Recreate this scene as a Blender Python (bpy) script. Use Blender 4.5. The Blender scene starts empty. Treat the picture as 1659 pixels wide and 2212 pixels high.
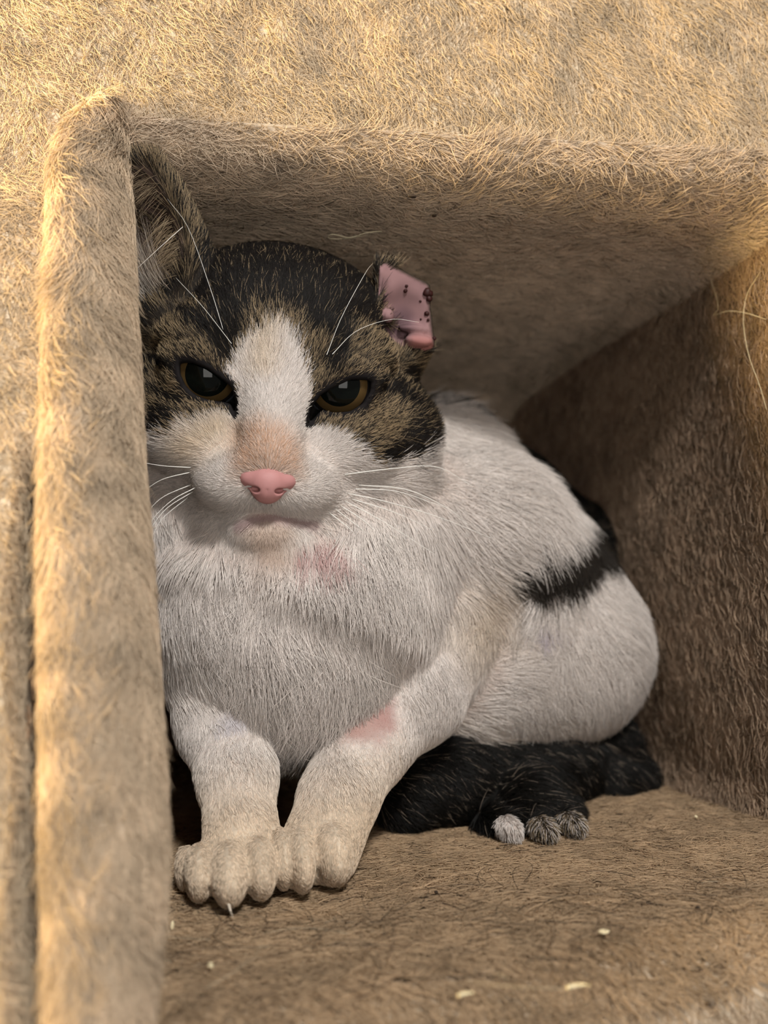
import bpy, math, time
import numpy as np
from mathutils import Matrix, Vector
T0 = time.time()
rng = np.random.default_rng(11)
S = 0.01                                   # the scene is laid out in centimetres, stored in metres

# ------------------------------------------------------------------ camera
W_, H_, FPX = 1659.0, 2212.0, 1827.0
def unit(v):
    v = np.asarray(v, float); return v / np.linalg.norm(v)
# axes of the cubby (right, depth, up) seen in camera axes (right, up, forward)
d_ax = unit([-430.0, -234.0, FPX])
r_ax = unit([FPX, 0.0, 430.0])
u_ax = np.cross(d_ax, r_ax); u_ax = u_ax if u_ax[1] > 0 else -u_ax
M_cw = np.stack([r_ax, d_ax, u_ax])        # camera axes -> world (X right, Y depth, Z up)
CAM = np.array([0.0, 0.0, 7.7])
def ray(px, py):
    return M_cw @ np.array([(px - W_ / 2) / FPX, -(py - H_ / 2) / FPX, 1.0])
def P(px, py, Y):                          # point at depth Y
    r = ray(px, py); return CAM + r * (Y / r[1])
def Pz(px, py, z=0.0):                     # point at height z
    r = ray(px, py); return CAM + r * ((z - CAM[2]) / r[2])
cam_d = bpy.data.cameras.new('camera'); cam = bpy.data.objects.new('camera', cam_d)
bpy.context.scene.collection.objects.link(cam); bpy.context.scene.camera = cam
cam_d.sensor_fit = 'HORIZONTAL'; cam_d.sensor_width = 36.0; cam_d.lens = 36.0 * FPX / W_
cam_d.clip_start = 0.005; cam_d.clip_end = 20
R = np.stack([M_cw @ [1, 0, 0], M_cw @ [0, 1, 0], -(M_cw @ [0, 0, 1])], axis=1)
cam.matrix_world = Matrix.Translation(Vector(CAM * S)) @ Matrix(R.tolist()).to_4x4()
cam_d.dof.use_dof = True; cam_d.dof.focus_distance = 0.262; cam_d.dof.aperture_fstop = 11.0

# ------------------------------------------------------------------ world, lights, exposure
sc = bpy.context.scene
sc.view_settings.view_transform = 'Standard'; sc.view_settings.look = 'None'
sc.view_settings.exposure = 0.0; sc.view_settings.gamma = 1.0; sc.view_settings.use_curve_mapping = False
world = bpy.data.worlds.new('world'); sc.world = world; world.use_nodes = True
bg = world.node_tree.nodes['Background']; bg.inputs[0].default_value = (1.0, 0.95, 0.90, 1); bg.inputs[1].default_value = 0.17
def area(name, loc, target, sx, sy, power, col):
    l = bpy.data.lights.new(name, 'AREA'); l.shape = 'RECTANGLE'; l.size = sx * S; l.size_y = sy * S; l.energy = power; l.color = col
    o = bpy.data.objects.new(name, l); sc.collection.objects.link(o)
    o.location = Vector(np.array(loc) * S)
    o.rotation_euler = (Vector(np.array(target) * S) - o.location).to_track_quat('-Z', 'Y').to_euler(); return o
area('window_light', (12, -58, 84), (6, 27, 9), 16, 16, 13.0, (0.99, 0.985, 0.96))
area('low_fill_light', (6, -92, -6), (8, 27, 12), 60, 70, 5.5, (1.0, 0.96, 0.90))  # unseen soft fill, added low behind the camera to brighten the ceiling
area('lamp_light', (-46, 19.5, 21), (4, 25, 22), 12, 24, 12.0, (1.0, 0.74, 0.34))
sc.cycles.max_bounces = 3; sc.cycles.diffuse_bounces = 2; sc.cycles.glossy_bounces = 2
sc.cycles.transmission_bounces = 2; sc.cycles.transparent_max_bounces = 4
sc.cycles.use_adaptive_sampling = True; sc.cycles.adaptive_threshold = 0.08; sc.cycles.adaptive_min_samples = 12
sc.cycles.caustics_reflective = False; sc.cycles.caustics_refractive = False
sc.cycles_curves.shape = 'RIBBONS'; sc.cycles_curves.subdivisions = 1

# ------------------------------------------------------------------ helpers
def link(o, parent=None):
    sc.collection.objects.link(o)
    if parent is not None: o.parent = parent
    return o
def mesh_obj(name, V, Fc, mat, parent=None, cols=None, smooth=True):
    me = bpy.data.meshes.new(name)
    V = np.asarray(V, float) * S
    me.from_pydata(V.tolist(), [], Fc.tolist() if isinstance(Fc, np.ndarray) else Fc); me.update()
    if smooth: me.polygons.foreach_set('use_smooth', [True] * len(me.polygons))
    if cols is not None:
        a = me.attributes.new('coat', 'FLOAT_COLOR', 'POINT')
        c4 = np.ones((len(V), 4), np.float32); c4[:, :3] = cols; a.data.foreach_set('color', c4.ravel())
    me.materials.append(mat)
    return link(bpy.data.objects.new(name, me), parent)
def tag(o, label=None, cat=None, group=None, kind=None):
    for k, v in (('label', label), ('category', cat), ('group', group), ('kind', kind)):
        if v: o[k] = v
    return o
def empty(name, loc=(0, 0, 0)):
    o = bpy.data.objects.new(name, None); o.empty_display_size = 0.02; sc.collection.objects.link(o); o.location = Vector(np.array(loc) * S); return o
def reparent(o, parent):
    o.parent = parent; o.matrix_parent_inverse = Matrix.Translation(-parent.location)
    return o
def smooth01(a, b, x):
    t = np.clip((x - a) / (b - a), 0, 1); return t * t * (3 - 2 * t)
def vnoise(p, f, seed=0):                  # smooth value noise, p (n,3)
    q = np.asarray(p) * f + seed * 17.31; i = np.floor(q).astype(np.int64); t = q - i; t = t * t * (3 - 2 * t)
    def h(a, b, c):
        n = (a * 374761393 + b * 668265263 + c * 2147483647 + seed * 974711) & 0x7fffffff
        n = ((n ^ (n >> 13)) * 1274126177) & 0x7fffffff
        return ((n ^ (n >> 16)) & 0xffff) / 65535.0
    r = 0
    for a in (0, 1):
        for b in (0, 1):
            for c in (0, 1):
                w = (t[:, 0] if a else 1 - t[:, 0]) * (t[:, 1] if b else 1 - t[:, 1]) * (t[:, 2] if c else 1 - t[:, 2])
                r = r + w * h(i[:, 0] + a, i[:, 1] + b, i[:, 2] + c)
    return r
def nodes_of(name):
    m = bpy.data.materials.new(name); m.use_nodes = True; nt = m.node_tree
    return m, nt, nt.nodes['Principled BSDF']
def simple_mat(name, col, rough=0.6, spec=0.3, coat=0.0, bump=True):
    m, nt, b = nodes_of(name)
    b.inputs['Base Color'].default_value = (*col, 1); b.inputs['Roughness'].default_value = rough
    b.inputs['Specular IOR Level'].default_value = spec; b.inputs['Coat Weight'].default_value = coat; b.inputs['Coat Roughness'].default_value = 0.02
    if not bump: return m
    n = nt.nodes.new('ShaderNodeTexNoise'); n.inputs['Scale'].default_value = 900
    bp = nt.nodes.new('ShaderNodeBump'); bp.inputs['Strength'].default_value = 0.12; bp.inputs['Distance'].default_value = 0.0002
    nt.links.new(n.outputs['Fac'], bp.inputs['Height']); nt.links.new(bp.outputs['Normal'], b.inputs['Normal'])
    return m
def attr_mat(name, attr, rough=0.8, spec=0.15, transl=0.0):
    m, nt, b = nodes_of(name)
    a = nt.nodes.new('ShaderNodeAttribute'); a.attribute_name = attr
    nt.links.new(a.outputs['Color'], b.inputs['Base Color'])
    b.inputs['Roughness'].default_value = rough; b.inputs['Specular IOR Level'].default_value = spec
    if transl:
        t = nt.nodes.new('ShaderNodeBsdfTranslucent'); nt.links.new(a.outputs['Color'], t.inputs['Color'])
        mx = nt.nodes.new('ShaderNodeMixShader'); mx.inputs[0].default_value = transl
        nt.links.new(b.outputs[0], mx.inputs[1]); nt.links.new(t.outputs[0], mx.inputs[2])
        nt.links.new(mx.outputs[0], nt.nodes['Material Output'].inputs['Surface'])
    return m
def fabric_mat(name, c1, c2, scale=120.0):
    m, nt, b = nodes_of(name)
    tc = nt.nodes.new('ShaderNodeTexCoord')
    n = nt.nodes.new('ShaderNodeTexNoise'); n.inputs['Scale'].default_value = scale; n.inputs['Detail'].default_value = 4
    r = nt.nodes.new('ShaderNodeValToRGB'); r.color_ramp.elements[0].color = (*c1, 1); r.color_ramp.elements[1].color = (*c2, 1)
    r.color_ramp.elements[0].position = 0.3; r.color_ramp.elements[1].position = 0.7
    nt.links.new(tc.outputs['Object'], n.inputs['Vector']); nt.links.new(n.outputs['Fac'], r.inputs[0]); nt.links.new(r.outputs[0], b.inputs['Base Color'])
    bp = nt.nodes.new('ShaderNodeBump'); bp.inputs['Strength'].default_value = 0.6; bp.inputs['Distance'].default_value = 0.002
    nt.links.new(n.outputs['Fac'], bp.inputs['Height']); nt.links.new(bp.outputs['Normal'], b.inputs['Normal'])
    b.inputs['Roughness'].default_value = 0.95; b.inputs['Specular IOR Level'].default_value = 0.1
    return m
HAIR = attr_mat('hair_strands', 'hcol', 0.55, 0.25, 0.22)
PILE = attr_mat('plush_strands', 'hcol', 0.8, 0.12, 0.25)
COAT = attr_mat('coat_skin', 'coat', 0.85, 0.1)

def hair_obj(name, pts, rad, col, mat, parent):
    """pts (n,k,3) cm, rad (n,k) cm, col (n,k,3)"""
    n, k = pts.shape[:2]; print(name, n)
    if n == 0: return bpy.data.objects.new(name, None)
    hc = bpy.data.hair_curves.new(name); hc.add_curves([k] * n)
    hc.attributes['position'].data.foreach_set('vector', (pts * S).astype(np.float32).ravel())
    ra = hc.attributes.get('radius') or hc.attributes.new('radius', 'FLOAT', 'POINT')
    ra.data.foreach_set('value', (rad * S).astype(np.float32).ravel())
    ca = hc.attributes.new('hcol', 'FLOAT_COLOR', 'POINT')
    c4 = np.ones((n, k, 4), np.float32); c4[..., :3] = col; ca.data.foreach_set('color', c4.ravel())
    hc.materials.append(mat)
    o = link(bpy.data.objects.new(name, hc), parent); o['kind'] = 'stuff'
    return o
def tri_of(F):
    F = np.asarray(F); return np.concatenate([F[:, [0, 1, 2]], F[:, [0, 2, 3]]]) if F.shape[1] == 4 else F
def vert_normals(V, F):
    T = tri_of(F); fn = np.cross(V[T[:, 1]] - V[T[:, 0]], V[T[:, 2]] - V[T[:, 0]]); N = np.zeros_like(V)
    for c in range(3): np.add.at(N, T[:, c], fn)
    return N / np.maximum(np.linalg.norm(N, axis=1, keepdims=True), 1e-9)
def scatter(V, F, N, dens, keep=None):
    """dens: per-vertex hairs per cm2 -> roots, normals, (tri, barycentric)"""
    T = tri_of(F); A = 0.5 * np.linalg.norm(np.cross(V[T[:, 1]] - V[T[:, 0]], V[T[:, 2]] - V[T[:, 0]]), axis=1)
    w = A * dens[T].mean(axis=1)
    n = int(w.sum()); idx = np.searchsorted(np.cumsum(w), rng.random(n) * w.sum()); idx = np.clip(idx, 0, len(T) - 1)
    u = rng.random(n); v = rng.random(n); s = u + v > 1; u[s] = 1 - u[s]; v[s] = 1 - v[s]
    B = np.stack([1 - u - v, u, v], 1); t = T[idx]
    p = (V[t] * B[..., None]).sum(1); nn = (N[t] * B[..., None]).sum(1); nn /= np.linalg.norm(nn, axis=1, keepdims=True)
    return p, nn, t, B
def strands(p, n, d, L, k=4, lift=0.35, bend=0.5, clump=0.4, cell=0.35, jit=0.25, grav=None):
    """grow k-point strands from roots p along tangent direction d"""
    m = len(p)
    d = d - n * (d * n).sum(1, keepdims=True); d /= np.maximum(np.linalg.norm(d, axis=1, keepdims=True), 1e-6)
    j = rng.normal(0, 1, (m, 3)) * jit; d = d + j; d -= n * (d * n).sum(1, keepdims=True); d /= np.maximum(np.linalg.norm(d, axis=1, keepdims=True), 1e-6)
    lift = np.broadcast_to(np.asarray(lift, float), (m,))[:, None]
    t = np.linspace(0, 1, k)[None, :, None]
    L = np.asarray(L)[:, None, None]
    nl = lift[:, None] * (1 - bend * t)
    tl = np.sqrt(np.maximum(1 - nl ** 2, 0.05))
    pts = p[:, None] + L * t * (n[:, None] * nl + d[:, None] * tl)
    if grav is not None: pts = pts + L * t ** 2 * np.asarray(grav)
    if clump:
        # pull tips towards a jittered cell centre
        c = np.floor(p / cell); hsh = np.sin(c @ np.array([12.9898, 78.233, 37.719])) * 43758.5453
        off = np.stack([np.modf(hsh * f)[0] for f in (1.0, 1.7, 2.3)], 1); cc = (c + 0.5 + 0.35 * off) * cell
        v = cc - p; v -= n * (v * n).sum(1, keepdims=True)
        pts = pts + v[:, None] * (clump * t ** 1.5)
    return pts

# ------------------------------------------------------------------ cubby: plush-lined panels
cubby = tag(empty('cat_cubby', (9, 34, 0)), 'beige plush-lined cat cubby with a padded opening around the cat', 'cat cubby')
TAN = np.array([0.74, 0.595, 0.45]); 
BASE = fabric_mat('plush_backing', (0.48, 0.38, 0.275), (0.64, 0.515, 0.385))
def grid_faces(nu, nv, flip=False):
    i = np.arange(nu * nv).reshape(nu, nv); q = np.stack([i[:-1, :-1], i[1:, :-1], i[1:, 1:], i[:-1, 1:]], -1).reshape(-1, 4)
    return q[:, ::-1].copy() if flip else q
def plush(name, V, F, dens, L, flow, lift=0.45, clump=0.55, cell=0.45, tint=(1, 1, 1), rad=0.013, jit=0.5, mat=BASE, lab=None, dark=0.0, vary=0.35, k=4, sd=.12):
    F = np.asarray(F); N = vert_normals(V, F)
    if name != 'edge_post' and np.median(((CAM - V) * N).sum(1)) < 0: F = F[:, ::-1].copy(); N = -N
    o = mesh_obj(name, V, F, mat); reparent(o, cubby)
    vis = ((CAM - V) * N).sum(1) / np.linalg.norm(CAM - V, axis=1)
    dn = dens * (vis > -0.15) if np.isscalar(dens) else dens
    p, n, t, B = scatter(V, F, N, np.broadcast_to(dn, (len(V),)).astype(float))
    c_ = (p - CAM) @ M_cw; u_ = np.abs(c_[:, 0] / np.maximum(c_[:, 2], .1)) * FPX; v_ = np.abs(c_[:, 1] / np.maximum(c_[:, 2], .1)) * FPX
    ok = (c_[:, 2] > 1) & (u_ < W_ * .68) & (v_ < H_ * .64); p, n = p[ok], n[ok]
    fl = flow(p) if callable(flow) else np.broadcast_to(np.array(flow, float), p.shape)
    sw = np.stack([vnoise(p, 0.55, 3) - .5, vnoise(p, 0.55, 4) - .5, vnoise(p, 0.55, 5) - .5], 1) * 2.0
    Ls = L * rng.uniform(0.6, 1.25, len(p))
    pts = strands(p, n, fl + sw * 0.7, Ls, k=k, lift=lift * rng.uniform(.6, 1.3, len(p)), clump=clump, cell=cell, jit=jit, bend=0.6)
    v = (1 - vary) + vary * 1.3 * vnoise(p, 1.6, 7) + rng.normal(0, sd, len(p))
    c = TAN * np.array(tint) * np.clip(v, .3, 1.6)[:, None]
    if dark:
        dk = rng.random(len(p)) < dark; c[dk] = np.array([0.05, 0.035, 0.025])
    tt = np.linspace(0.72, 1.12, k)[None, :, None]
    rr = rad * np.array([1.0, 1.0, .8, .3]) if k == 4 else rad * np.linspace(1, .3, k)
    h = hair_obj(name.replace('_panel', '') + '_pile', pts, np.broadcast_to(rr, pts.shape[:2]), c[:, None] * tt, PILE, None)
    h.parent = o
    return o
XR, ZC, YB, XL = 20.6, 21.5, 52.0, -3.4
# floor: rounds over at its slanted front edge
e0, e1 = Pz(1230, 2200, -1.0), Pz(1659, 2118, -1.0); sl = (e1[1] - e0[1]) / (e1[0] - e0[0])
def front_floor(x): return e0[1] + (x - e0[0]) * sl
xs = np.linspace(-5.0, XR + 1, 70)
ts = np.concatenate([np.linspace(0, 1, 8) * 1.6, 1.6 + np.linspace(0.03, 1, 60) ** 1.1 * 38])
X, Tt = np.meshgrid(xs, ts, indexing='ij')
ang = np.clip((1.6 - Tt) / 1.6, 0, 1)
Yg = front_floor(X) + Tt + 0.0; Zg = -.9 * ang ** 2.2
Zg += 0.12 * (np.sin(X * .5) * np.cos(Yg * .4))
Zg += 0.35 * smooth01(XR - 1.6, XR + .4, X) ** 2
V = np.stack([X, Yg, Zg], -1).reshape(-1, 3)
V[:, 2] -= 0.12
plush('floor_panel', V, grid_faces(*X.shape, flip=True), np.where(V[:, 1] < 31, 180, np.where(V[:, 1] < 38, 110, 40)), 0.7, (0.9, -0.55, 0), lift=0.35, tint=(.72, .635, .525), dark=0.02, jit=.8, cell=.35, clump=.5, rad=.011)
# lower front board under the floor edge
xs2 = np.linspace(-5, XR + 6, 30); zs2 = np.linspace(-.9, -14, 12); X, Zg = np.meshgrid(xs2, zs2, indexing='ij')
V = np.stack([X, front_floor(X) + 0.15 + 0 * Zg, Zg], -1).reshape(-1, 3)
plush('lower_front_panel', V, grid_faces(*X.shape, flip=False), 60, 0.5, (0.2, 0, -1), tint=(.9, .85, .78))
# ceiling: rounds up at the front edge
c0, c1 = Pz(250, 250, ZC + 1.6), Pz(1659, 326, ZC + 1.6); slc = (c1[1] - c0[1]) / (c1[0] - c0[0])
def front_ceil(x): return c0[1] + (x - c0[0]) * slc
xs = np.linspace(-3.0, XR + 5, 70)
ts = np.concatenate([np.linspace(0, 1, 14) * 2.4, 2.4 + np.linspace(0.03, 1, 50) ** 1.15 * (YB - 25)])
X, Tt = np.meshgrid(xs, ts, indexing='ij'); ang = np.clip((2.4 - Tt) / 2.4, 0, 1)
Zg = ZC + 1.6 * (1 - np.sqrt(np.maximum(1 - ang ** 2, 0))) + 0.10 * np.sin(X * .45 + 1) * np.sin(Tt * .3)
Zg -= 1.3 * smooth01(XR - 2.4, XR + 1, X) ** 2 + 1.2 * smooth01(YB - 30, YB - 23, Tt) ** 2
Yg = front_ceil(X) + Tt
V = np.stack([X, Yg, Zg], -1).reshape(-1, 3)
plush('ceiling_panel', V, grid_faces(*X.shape), 150, 0.7, lambda p: np.stack([np.ones(len(p)), -.3 + 0 * p[:, 0], 0 * p[:, 0]], 1), lift=.4, tint=(1, .98, .96), dark=0.008, cell=.5, rad=.011)
# right side wall, back wall, left wall
ys = np.linspace(19.5, YB + .5, 60); zs = np.linspace(-.5, ZC + .6, 46); Yg, Zg = np.meshgrid(ys, zs, indexing='ij')
X = XR + 0.18 * np.sin(Yg * .35) * np.sin(Zg * .3) - 0.5 * smooth01(2, -0.5, Zg) ** 2 - .8 * smooth01(YB - 3, YB, Yg) ** 2
V = np.stack([X, Yg, Zg], -1).reshape(-1, 3)
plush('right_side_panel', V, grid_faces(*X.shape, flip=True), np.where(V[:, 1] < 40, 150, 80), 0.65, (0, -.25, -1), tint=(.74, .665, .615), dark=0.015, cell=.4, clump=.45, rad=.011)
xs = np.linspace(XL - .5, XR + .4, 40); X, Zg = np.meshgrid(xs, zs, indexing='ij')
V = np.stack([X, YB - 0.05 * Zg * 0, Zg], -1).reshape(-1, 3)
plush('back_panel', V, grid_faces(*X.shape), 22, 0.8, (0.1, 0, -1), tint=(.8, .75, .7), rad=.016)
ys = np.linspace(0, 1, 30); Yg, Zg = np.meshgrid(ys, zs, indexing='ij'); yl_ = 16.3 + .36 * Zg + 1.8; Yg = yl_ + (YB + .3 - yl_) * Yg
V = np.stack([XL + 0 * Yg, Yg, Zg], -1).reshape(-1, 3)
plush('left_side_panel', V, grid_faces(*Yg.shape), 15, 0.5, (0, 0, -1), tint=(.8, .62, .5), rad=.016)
# padded post: left edge of the opening, lofted
def yfront(z): return 16.3 + 0.36 * z
prof = [(205, 280, 262), (165, 283, 285), (128, 285, 330), (108, 285, 390), (96, 296, 700), (90, 312, 1000), (90, 330, 1250), (93, 352, 1600), (95, 364, 1850), (102, 352, 2030), (118, 332, 2212), (130, 320, 2330)]
pr = np.array(prof, float); yy = np.concatenate([np.linspace(262, 400, 9), np.linspace(440, 2330, 42)])
xl = np.interp(yy, pr[:, 2], pr[:, 0]); xr = np.interp(yy, pr[:, 2], pr[:, 1])
kk = np.ones(3) / 3; xl = np.convolve(np.pad(xl, 1, 'edge'), kk, 'valid'); xr = np.convolve(np.pad(xr, 1, 'edge'), kk, 'valid')
rings = []
for a, b, y in zip(xl, xr, yy):
    z0 = Pz(200, y, 5)[2]
    Yf = 20.0
    for _ in range(8): Yf = yfront(P((a + b) / 2, y, Yf)[2]) + 1.4      # depth of the post's axis
    A, B_ = P(a, y, Yf), P(b, y, Yf + .5); C = (A + B_) / 2; hw = (B_[0] - A[0]) / 2 - .12
    th = np.linspace(0, 2 * np.pi, 28, endpoint=False)
    cs, sn = np.cos(th), np.sin(th); e = 2 / 2.9
    rings.append(np.stack([C[0] + hw * np.sign(cs) * np.abs(cs) ** e, C[1] + 1.5 * np.sign(sn) * np.abs(sn) ** e + .25 * cs, C[2] + 0 * cs], 1))
q = rings[0]; cq = q.mean(0); rings.insert(0, cq + (q - cq) * .6 + [0, .1, .25]); rings.insert(0, cq + (q - cq) * .02 + [0, .15, .3])
Rg = np.array(rings); nr, nc = Rg.shape[:2]; ii = np.arange(nr * nc).reshape(nr, nc); i2 = np.roll(ii, -1, 1)
Fp = np.stack([ii[:-1], i2[:-1], i2[1:], ii[1:]], -1).reshape(-1, 4)
plush('edge_post', Rg.reshape(-1, 3), Fp[:, ::-1].copy(), 260, 0.8, (0.1, -.1, -1), lift=.38, tint=(.92, .89, .84), cell=.36, clump=.8, jit=.32, dark=.004, vary=.45, rad=.0085)
POST_LEFT = Rg[8:, :, 0].min(1); POST_Z = Rg[8:, 0, 2]
# outer front panel: one L-shaped sheet left of and above the opening
xs = np.concatenate([np.linspace(-24, -6, 50), np.linspace(-5.9, -1.5, 60), np.linspace(-1, XR + 14, 70)]); zs = np.linspace(-12, 38, 150); X, Zg = np.meshgrid(xs, zs, indexing='ij')
o_ = np.argsort(POST_Z); edge = np.interp(Zg, POST_Z[o_], POST_LEFT[o_]) + .7
lim = edge + 100 * smooth01(ZC + 1.0, ZC + 1.15, Zg)
keep = (X <= lim + 0.3); Xc = np.minimum(X, lim)
ya = yfront(Zg) + .9; yb_ = front_ceil(Xc) + .35 + (Zg - ZC) * .06; w_ = smooth01(ZC - 4, ZC + 1, Zg); Yg = ya * (1 - w_) + yb_ * w_
nz_ = vnoise(np.stack([Xc.ravel(), Zg.ravel(), 0 * Zg.ravel()], 1), 0.8, 21).reshape(X.shape)
Yg = Yg + .35 * (nz_ - .5) + 2.6 * smooth01(12.5, 9.5, Zg) * smooth01(edge - 1.5 - .12 * np.sin(Zg), edge - 1.3, Xc) * (Zg < ZC)
Vp = np.stack([Xc, Yg, Zg], -1).reshape(-1, 3); Fq = grid_faces(*X.shape); Fq = Fq[keep.ravel()[Fq].all(1)]
used = np.unique(Fq); remap = np.zeros(len(Vp), int); remap[used] = np.arange(len(used)); Vp = Vp[used]; Fq = remap[Fq]
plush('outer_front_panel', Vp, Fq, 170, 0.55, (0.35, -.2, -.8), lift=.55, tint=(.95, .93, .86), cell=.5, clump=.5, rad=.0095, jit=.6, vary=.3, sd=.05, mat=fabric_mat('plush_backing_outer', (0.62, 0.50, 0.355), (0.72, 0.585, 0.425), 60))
print('cubby', round(time.time() - T0, 1))

# ------------------------------------------------------------------ cat: signed distance fields -> one continuous body
h = 0.10
G0 = np.array([-3.3, 20.5, -0.3]); G1 = np.array([20.0, 44.0, 22.0])
dims = np.ceil((G1 - G0) / h).astype(int)
def new_field(): return np.full(dims, 9.0, np.float32)
FH, FB, FL, FD = new_field(), new_field(), new_field(), new_field()     # head, torso, forelegs, dark hind leg and tail
def box_of(lo, hi):
    a = np.clip(np.floor((np.asarray(lo) - G0) / h).astype(int), 0, dims); b = np.clip(np.ceil((np.asarray(hi) - G0) / h).astype(int) + 1, 0, dims)
    sl_ = tuple(slice(i, j) for i, j in zip(a, b))
    ax = [G0[i] + h * np.arange(a[i], b[i]) for i in range(3)]
    return sl_, np.stack(np.meshgrid(*ax, indexing='ij'), -1).astype(np.float32)
def smin(a, b, k):
    hh = np.maximum(k - np.abs(a - b), 0) / k; return np.minimum(a, b) - hh * hh * k * 0.25
def smax(a, b, k): return -smin(-a, -b, k)
def sd_ell(p, r):
    r = np.asarray(r, np.float32); k0 = np.linalg.norm(p / r, axis=-1); k1 = np.linalg.norm(p / (r * r), axis=-1); return k0 * (k0 - 1) / np.maximum(k1, 1e-6)
def ell(Fd, c, r, k=0.5, frame=None, sub=False):
    c = np.asarray(c, float); m = max(r) + 1.2; s, p = box_of(c - m, c + m)
    q = p - c
    if frame is not None: q = q @ frame.T.astype(np.float32)
    d = sd_ell(q, r)
    Fd[s] = smax(Fd[s], -d, k) if sub else smin(Fd[s], d, k)
def cap(Fd, a, b, ra, rb, k=0.5, sub=False):
    a = np.asarray(a, float); b = np.asarray(b, float); m = max(ra, rb) + 1.2
    s, p = box_of(np.minimum(a, b) - m, np.maximum(a, b) + m)
    ab = (b - a).astype(np.float32); t = np.clip(((p - a) @ ab) / float(ab @ ab), 0, 1)
    d = np.linalg.norm(p - (a + t[..., None] * ab), axis=-1) - (ra + (rb - ra) * t)
    Fd[s] = smax(Fd[s], -d.astype(np.float32), k) if sub else smin(Fd[s], d.astype(np.float32), k)
def chain(Fd, pts, k=0.5):
    for (a, ra), (b, rb) in zip(pts[:-1], pts[1:]): cap(Fd, a, b, ra, rb, k)

# head frame: x to the cat's left (picture right), y up the face, z out of the face
HO = P(594, 838, 26.5)
hz = unit(CAM - HO)
ROLL = math.radians(5.36)
ri = unit(M_cw @ [1, 0, 0] - hz * (M_cw @ [1, 0, 0]).dot(hz)); up = np.cross(hz, ri)
hx = ri * math.cos(ROLL) - up * math.sin(ROLL); hy = ri * math.sin(ROLL) + up * math.cos(ROLL)
HF = np.stack([hx, hy, hz])                # world -> head
def Hw(x, y, z): return HO + hx * x + hy * y + hz * z
HS = FPX / (np.linalg.norm(HO - CAM)) * 1.0
_r0 = ray(594, 838); PXC = FPX / ((HO - CAM).dot(M_cw @ [0, 0, 1]))      # pixels per cm at the eyes
def face(px, py, z=0.6):                   # face chart: photograph measurements -> head x, y (cm)
    a, b = (px - 594) / PXC, -(py - 838) / PXC; s = 1 - z * 0.0
    return np.array([a * math.cos(ROLL) - b * math.sin(ROLL), a * math.sin(ROLL) + b * math.cos(ROLL)])
def facep(pts): return np.array([face(*q) for q in pts])
he = lambda c, r, k=0.5, sub=False: ell(FH, Hw(*c), r, k, HF, sub)
he((0, 1.2, -3.4), (4.5, 3.7, 4.0), .1)
he((0, -.7, -1.6), (3.7, 3.1, 2.2), 1.0)
for s_ in (-1, 1):
    he((s_ * 3.7, -1.5, -2.6), (2.15, 2.3, 2.4), 1.2)
    he((s_ * 2.0, 1.25, -.55), (1.7, .85, 1.05), .8)
    he((s_ * 2.3, -1.8, -.15), (1.5, 1.1, 1.1), 1.1)
he((0, -3.8, -1.2), (2.7, 1.5, 2.4), 1.0)
cap(FH, Hw(0, 1.7, -.9), Hw(0, -2.35, 1.75), 1.2, .80, .7)
for s_ in (-1, 1): he((s_ * .92, -3.08, 1.0), (1.22, .86, 1.25), .9)
he((0, -4.35, 1.05), (1.1, .68, 1.05), .35)
# mouth: philtrum and lip lines
cap(FH, Hw(0, -3.35, 2.75), Hw(0, -3.85, 2.6), .07, .09, .15, True)
for s_ in (-1, 1):
    cap(FH, Hw(0, -3.78, 2.4), Hw(s_ * .8, -3.98, 2.1), .09, .09, .15, True); cap(FH, Hw(s_ * .8, -3.98, 2.1), Hw(s_ * 1.6, -4.0, 1.25), .09, .07, .15, True)
# ears
EARSC = [((-4.65, 3.75, -.15), (1.5, 1.9, 1.35)), ((-4.62, 5.0, .25), (1.0, 1.25, 1.0))]
def ear(pts, scoop, k=.6):
    chain(FH, [(Hw(*p), r) for p, r in pts], k)
    for c, r in scoop: he(c, r, .25, True)
ear([((-4.0, 2.3, -2.6), 1.9), ((-4.4, 4.0, -1.9), 1.75), ((-4.5, 5.3, -1.1), 1.2), ((-4.38, 6.25, -.45), .4)], EARSC)
ear([((3.6, 2.0, -2.9), 1.7), ((3.7, 2.6, -2.8), 1.25)], [])
# torn ear: a short curled flap
flap = facep([(826, 572), (845, 562), (905, 588), (944, 606), (947, 660), (957, 745), (935, 755), (880, 748), (822, 700)])
def sd_poly(xy, poly):
    d = np.full(xy.shape[:-1], 1e9, np.float32); ins = np.zeros(xy.shape[:-1], bool); n = len(poly)
    for i in range(n):
        a, b = poly[i], poly[(i + 1) % n]; e = b - a; w = xy - a
        t = np.clip((w @ e) / (e @ e), 0, 1); d = np.minimum(d, np.linalg.norm(w - t[..., None] * e, axis=-1))
        c = (a[1] > xy[..., 1]) != (b[1] > xy[..., 1])
        ins ^= c & (xy[..., 0] < (b[0] - a[0]) * (xy[..., 1] - a[1]) / (b[1] - a[1] + 1e-12) + a[0])
    return np.where(ins, -d, d)
cc = Hw(4.1, 2.9, -2.0); s, p = box_of(cc - 3.2, cc + 3.2); q = (p - HO) @ HF.T.astype(np.float32)
z_mid = -2.15 - .22 * (q[..., 0] - 4.1) + .18 * ((q[..., 0] - 4.0) ** 2)
dd = np.maximum(sd_poly(q[..., :2], flap * 1.03), np.abs(q[..., 2] - z_mid) - .42)
FH[s] = smin(FH[s], dd.astype(np.float32), .3)
he((4.15, 2.75, -1.25), (.85, 1.15, .75), .25, True)
he((3.75, 2.35, -1.5), (.35, .45, .7), .2, True)
he((3.62, 2.78, -1.65), (.22, .26, .3), .12)                  # cartilage knob
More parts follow.
